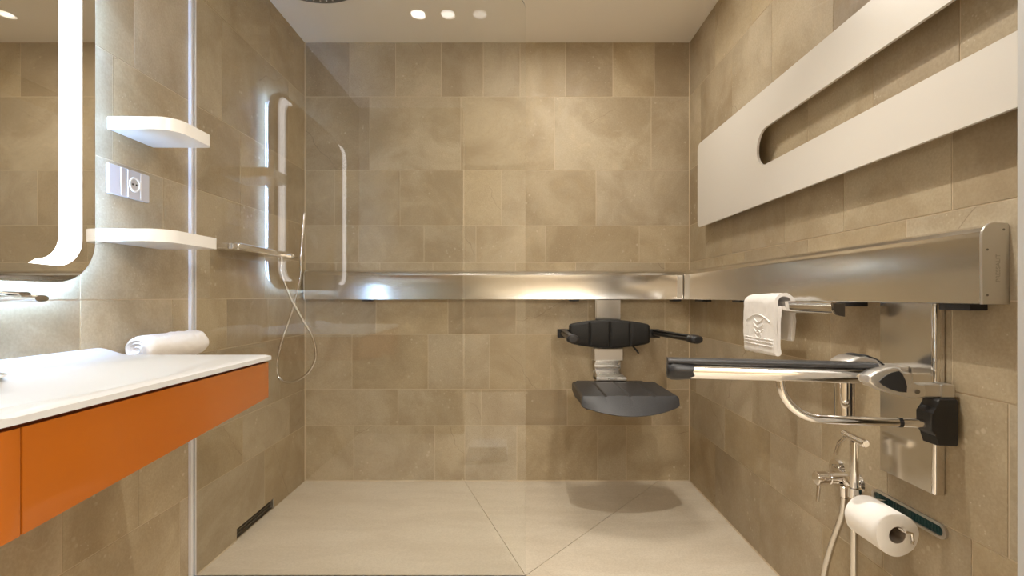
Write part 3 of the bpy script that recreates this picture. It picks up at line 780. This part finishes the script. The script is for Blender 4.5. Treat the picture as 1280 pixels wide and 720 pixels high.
for tt in ts:
    e = max(0, (abs(tt)-.94)/.06)**2; b_ = (1-abs(tt)**2.2); x = .4625+.198*tt; hh = .046+.023*b_-.006*e; zc = .7815; gy = .008*groove(tt); yf = 2.442-.008*b_+.006*e
    rows.append([(x, 2.485, zc-hh), (x, 2.450+0*e, zc-hh), (x, yf+.003, zc-hh+.005), (x, yf+gy, zc-hh+.014), (x, yf+gy-.003, zc), (x, yf+gy, zc+hh-.014), (x, yf+.003, zc+hh-.005), (x, 2.450, zc+hh), (x, 2.485, zc+hh)])
link('backrest', loft(rows), M['pad'], t, True, 50)
bm = bmesh.new(); box(bm, .30, .63, 2.487, 2.510, .765, .800, .003); box(bm, .43, .53, 2.508, 2.571, .745, .82, .003); link('backrest_support', bm, M['dark_metal'], t)
def armrest(xb, xe, ye, sg):
    br = bmesh.new(); box(br, xb-.028, xb+.028, 2.470, 2.505, .760, .803, .003)
    br = link('armrest_bracket', br, M['black'], t)
    bm = bmesh.new(); tube(bm, [(xb, 2.468, .784), ((xb*.5+xe*.5), (2.468+ye)/2, .786), (xe, ye, .788)], .013, 14, .9, 1.15)
    a = link('armrest', bm, M['dark_metal'], t, True)
    d = (Vector((xe, ye, .79))-Vector((xb, 2.468, .784))).normalized()
    p = Vector((xe, ye, .79))
    bm = bmesh.new(); tube(bm, [p-d*.05, p-d*.03, p, p+d*.022, p+d*.030], lambda s: (.016, .024, .026, .024, .015)[min(4, int(round(s*4)))], 14, .72, 1.05); link('end_cap', bm, M['black'], a, True)
    bm = bmesh.new(); tube(bm, [Vector((xb, 2.46, .799)), p-d*.045+Vector((0, 0, .011))], .006, 10, .8, 2.2); link('arm_pad', bm, M['black'], a, True)
    bm = bmesh.new(); cyl(bm, (xb-sg*.029, 2.488, .782), (.4625+sg*.155, 2.488, .782), .008); link('pivot', bm, M['screw'], t, True)
armrest(.236, .234, 2.06, -1)
armrest(.690, .737, 2.045, 1)
bm = bmesh.new(); tube(bm, [(.572, 2.500, .735), (.600, 2.478, .700), (.612, 2.472, .682)], .0048, 8); link('release_lever', bm, M['black'], t, True)

# ------------------------------------------------------------------ grab arm on its wall plate
t = empty('support_arm', (.8, 1.09, .545), 'polished fold-down support arm with black armrest on tall steel wall plate', 'grab bar')
bm = bmesh.new(); box(bm, .890, XR-.0006, 1.062, 1.213, .543, RZ0-.0005, .001); link('wall_plate', bm, M['steel'], t)
bm = bmesh.new(); box(bm, .887, XR-.0006, 1.049, 1.0615, .543, RZ0-.0005, .004, 3); link('plate_edge', bm, M['chrome'], t, True)
# bar, turned slightly
a_, b_ = Vector((.372, 1.116, .8005)), Vector((.748, 1.043, .8005))
dv = (b_-a_).normalized()
def bar_sec(pad=False):
    s = []
    for k in range(28):
        an = 2*PI*k/28; u, v = math.cos(an), math.sin(an)
        hgt = .0185 if v < 0 else .0165
        fl_ = .0012*math.cos(6*an) if v < .3 else 0
        s.append(((.0205+fl_)*(abs(u)**.75)*(1 if u > 0 else -1), hgt*(abs(v)**.8)*(1 if v > 0 else -1)))
    return s
def sweep(p0, p1, sec, mat, name, parent, off=(0, 0)):
    d = (p1-p0).normalized(); side = Vector((d.y, -d.x, 0)).normalized(); up = Vector((0, 0, 1))
    bm = bmesh.new(); R_ = [[bm.verts.new(p+side*(u+off[0])+up*(v+off[1])) for u, v in sec] for p in (p0, p1)]; n = len(sec)
    for k in range(n): bm.faces.new((R_[0][k], R_[0][(k+1) % n], R_[1][(k+1) % n], R_[1][k]))
    bm.faces.new(R_[0][::-1]); bm.faces.new(R_[1]); return link(name, bm, mat, parent, True, 40)
sweep(a_, b_, bar_sec(), M['chrome'], 'bar', t)
padsec = rrect(-.019, .019, .0, .011, .005, 5)
sweep(a_-dv*.03, b_+dv*.005, padsec, M['seatpad'], 'armrest_pad', t, (0, .0155))
p = a_-dv*.031
bm = bmesh.new(); tube(bm, [p, p+dv*.008, p+dv*.02, p+dv*.050, p+dv*.078], lambda s: (.0190, .0235, .0240, .0212, .0165)[min(4, int(round(s*4)))], 20, .95, 1.05); link('end_cap', bm, M['black'], t, True, 60)
# bent tube below
def Pb(s): return a_.lerp(b_, s)
st = Vector((.574, 1.0772+.0, .786)); en = Vector((.852, 1.028, .7025))
hd = Vector((en.x-st.x, en.y-st.y, 0)).normalized(); Rb = .083
path = [st, st+Vector((0, 0, -.003))]
for k in range(0, 13):
    an = k/12*PI/2; path.append(Vector((st.x, st.y, .7025+Rb))-Vector((0, 0, Rb*math.sin(an)))+hd*(Rb*(1-math.cos(an))))
path.append(en)
bm = bmesh.new(); tube(bm, path, .0092, 18); link('brace_tube', bm, M['chrome'], t, True)
rc = st+hd*.232; rc.z = .7025
bm = bmesh.new(); cyl(bm, rc-hd*.0035, rc+hd*.0035, .0102); link('rubber_ring', bm, M['black'], t, True)
# hinge head with dark window
def Q(px, py, Y=1.0): return ((px-645)*Y/620, CZ-(py-371)*Y/620)
face = [Q(*p_) for p_ in ((1086, 478), (1087, 470), (1096, 464.5), (1106, 461), (1116, 459.6), (1124, 461), (1130, 467), (1134, 475), (1139, 479.5), (1146, 481), (1157, 482), (1158, 490), (1157, 497.5), (1146, 498), (1134, 497), (1120, 493.5), (1106, 488), (1095, 483.5))]
bm = bmesh.new(); prism(bm, face, 'y', 1.000, 1.050, .004, 3); hd_ = link('hinge_head', bm, M['steel_soft'], t, True, 40)
win = [Q(*p_) for p_ in ((1098, 477), (1105, 470.5), (1114, 465.8), (1123.5, 463.6), (1128, 468), (1131.5, 475), (1133.5, 483), (1133, 490.6), (1124, 489.8), (1113, 486.5), (1104, 482))]
bm = bmesh.new(); prism(bm, win, 'y', .9985, 1.002, .0006, 1); link('dark_window', bm, M['black'], hd_, True)
bm = bmesh.new(); x_, z_ = Q(1146, 489.5); cyl(bm, (x_, .9995, z_), (x_, .9975, z_), .0048, n=16); link('screw', bm, M['screw'], hd_, True)
bm = bmesh.new(); sec = rrect(-.021, .021, -.021, .020, .012, 5)
sweep(b_-dv*.008, b_+dv*.045, sec, M['steel_soft'], 'bar_socket', t)
# sliding clamp on the plate edge
bm = bmesh.new(); box(bm, .826, .882, 1.020, 1.048, .757, .7845, .003); box(bm, .872, XR-.010, 1.016, 1.0485, .757, .7845, .002); link('clamp', bm, M['steel_soft'], t)
bm = bmesh.new()
blk = [(.8580, .662), (.897, .660), (.900, .664), (.900, .752), (.896, .7565), (.862, .7565), (.8575, .752), (.8575, .738), (.8440, .728), (.8440, .692), (.8500, .685), (.8575, .680)]
prism(bm, blk, 'y', 1.008, 1.048, .003, 3); link('clamp_grip', bm, M['black'], t, True, 40)
# upright housing behind the bar
bm = bmesh.new(); tube(bm, [(.762, 1.150, .672), (.762, 1.150, .803)], .0145, 24, 1.25, 1.5, up=(0, 1, 0)); link('upright', bm, M['chrome'], t, True)
bm = bmesh.new()
arc = [(.735, .788), (.738, .806), (.748, .820), (.765, .829), (.785, .832), (.812, .824), (.826, .812), (.826, .797), (.80, .792)]
prism(bm, arc, 'y', 1.115, 1.180, .006, 3); link('pivot_housing', bm, M['steel_soft'], t, True, 50)
bm = bmesh.new(); prism(bm, [(.775, .8325), (.793, .8335), (.816, .8245), (.832, .8120), (.830, .809), (.812, .8225), (.79, .8315)], 'y', 1.118, 1.172, .001, 1); link('housing_cap', bm, M['seatpad'], t)
bm = bmesh.new(); box(bm, .80, .8895, 1.12, 1.175, .790, .808, .003); box(bm, .79, .825, 1.03, 1.14, .786, .806, .003); link('link_arm', bm, M['steel_soft'], t)

# ------------------------------------------------------------------ bidet spray set
t = empty('bidet_mixer', (.87, 1.30, .487), 'chrome bidet mixer valve with lever on the right wall', 'tap')
bm = bmesh.new(); cyl(bm, (XR-.0005, 1.400, .480), (XR-.010, 1.400, .480), .029, .026, 32); link('rosette', bm, M['chrome'], t, True)
bm = bmesh.new(); cyl(bm, (XR-.0005, 1.322, .468), (XR-.008, 1.322, .468), .029, .026, 32); link('rosette', bm, M['chrome'], t, True)
bm = bmesh.new(); cyl(bm, (.868, 1.305, .488), (.822, 1.305, .488), .0155, bev=.002); tube(bm, [(XR-.010, 1.400, .480), (.885, 1.375, .482), (.866, 1.325, .486), (.862, 1.305, .487)], .0125, 14); cyl(bm, (.8205, 1.305, .488), (.817, 1.305, .488), .0145); tube(bm, [(.862, 1.300, .488), (.850, 1.262, .484), (.845, 1.240, .482)], .011, 14); tube(bm, [(XR-.008, 1.322, .468), (.885, 1.305, .472), (.865, 1.262, .478), (.852, 1.236, .481)], .009, 12)
link('body', bm, M['chrome'], t, True)
bm = bmesh.new(); cyl(bm, (.8165, 1.305, .488), (.788, 1.305, .488), .0175, bev=.002); k_ = link('knob', bm, M['chrome'], t, True)
bm = bmesh.new(); tube(bm, [(.796, 1.303, .4695), (.792, 1.300, .450), (.788, 1.297, .430)], lambda s: .0055-.0015*s, 12); link('lever', bm, M['chrome'], k_, True)
bm = bmesh.new(); cyl(bm, (.853, 1.288, .4735), (.853, 1.288, .445), .0105, .0095, bev=.001); link('outlet', bm, M['chrome'], t, True)
bm = bmesh.new(); cyl(bm, (.8375, 1.228, .492), (.8375, 1.228, .470), .0155); link('spray_holder', bm, M['chrome'], t, True)
t = empty('bidet_spray', (.8375, 1.228, .2), 'chrome bidet spray with trigger head and hose hanging beside the paper roll', 'bidet spray')
bm = bmesh.new(); cyl(bm, (.8375, 1.228, .4925), (.8375, 1.228, .606), .0098); link('handle', bm, M['chrome'], t, True)
bm = bmesh.new(); cyl(bm, (.8375, 1.186, .6125), (.8375, 1.268, .6175), .0098, .0085, bev=.002); link('spray_head', bm, M['chrome'], t, True)
bm = bmesh.new(); tube(bm, [(.8375, 1.262, .606), (.830, 1.272, .592), (.826, 1.275, .572), (.823, 1.277, .560)], .0058, 10, .9, 1.5); link('trigger', bm, M['chrome'], t, True)
pts = [(.8375, 1.228, .4695), (.8375, 1.228, .40), (.8375, 1.228, .28), (.838, 1.235, .16), (.845, 1.28, .085), (.850, 1.345, .11), (.845, 1.36, .19), (.846, 1.332, .29), (.852, 1.297, .39), (.853, 1.288, .4445)]
bm = bmesh.new(); tube(bm, spline(pts, 10), .0083, 14); link('hose', bm, M['hose'], t, True)

# ------------------------------------------------------------------ paper holder and roll
t = empty('paper_holder', (XR-.01, 1.20, .45), 'slim wall slot with dark teal insert holding the paper roll', 'paper holder')
bm = bmesh.new()
outer = rrect(1.043, 1.262, .4485, .4815, .0164, 8); inner = rrect(1.051, 1.254, .4545, .4755, .0104, 8)
ringsurf(bm, outer, inner, XR-.006, XR-.0005); link('frame', bm, M['steel_soft'], t)
bm = bmesh.new(); prism(bm, rrect(1.0505, 1.2545, .454, .476, .0108, 8), 'x', XR-.0024, XR-.0006); link('insert', bm, M['teal'], t)
bm = bmesh.new()
for k in range(22):
    y = 1.062+k*.0084; box(bm, XR-.0032, XR-.0024, y, y+.0042, .456, .4745)
r_ = link('ribbing', bm, M['teal'], t); r_['kind'] = 'stuff'
bm = bmesh.new(); box(bm, XR-.05, XR-.0062, 1.205, 1.222, .455, .470, .002); tube(bm, [(XR-.05, 1.213, .4625), (.830, 1.213, .4625), (.828, 1.205, .4625), (.828, 1.075, .462), (.834, 1.060, .462), (.846, 1.060, .459), (.848, 1.060, .443), (.846, 1.060, .437)], .0032, 10); link('wire_holder', bm, M['chrome'], t, True)
rc_ = Vector((.826, 0, .4485)); n = 64
bm = bmesh.new()
# rolled sheet outline: slightly irregular circle with the loose end
def rad(a): return .0463+.0006*math.sin(3*a+1)+.0004*math.sin(7*a)
sects = []
for y, r_in, k_out in ((1.0735, 0, -.0012), (1.0745, 0, 0), (1.1775, 0, 0), (1.1785, 0, -.0012)):
    sects.append([bm.verts.new((rc_.x+(rad(a)+k_out)*math.cos(a), y, rc_.z+(rad(a)+k_out)*math.sin(a))) for a in (2*PI*k/n for k in range(n))])
ins_ = [[bm.verts.new((rc_.x+.0185*math.cos(a)*(1+.03*math.sin(2*a)), y, rc_.z+.0185*math.sin(a))) for a in (2*PI*k/n for k in range(n))] for y in (1.0740, 1.1780)]
loop = [ins_[0]]+sects+[ins_[1]]
for A_, B_ in zip(loop, loop[1:]):
    for k in range(n): bm.faces.new((A_[k], A_[(k+1) % n], B_[(k+1) % n], B_[k]))
for k in range(n): bm.faces.new((ins_[1][k], ins_[1][(k+1) % n], ins_[0][(k+1) % n], ins_[0][k]))
ro = tag(link('paper_roll', bm, M['paper'], None, True, 50), 'thick white toilet paper roll at lower right wall', 'toilet paper')
bm = bmesh.new(); q_y = Vector((0, 1, 0)).to_track_quat('Z', 'Y')
lathe(bm, (rc_.x, 1.0745, rc_.z), q_y, [(.0182, 0), (.0182, .1030), (.0174, .1030), (.0174, 0), (.0182, 0)], 40); link('core', bm, M['card'], ro, True)
bm = bmesh.new(); tube(bm, [(.872, 1.078, .4505), (.8722, 1.174, .4505)], .0012, 6, 1, 1); link('loose_edge', bm, M['paper'], ro)
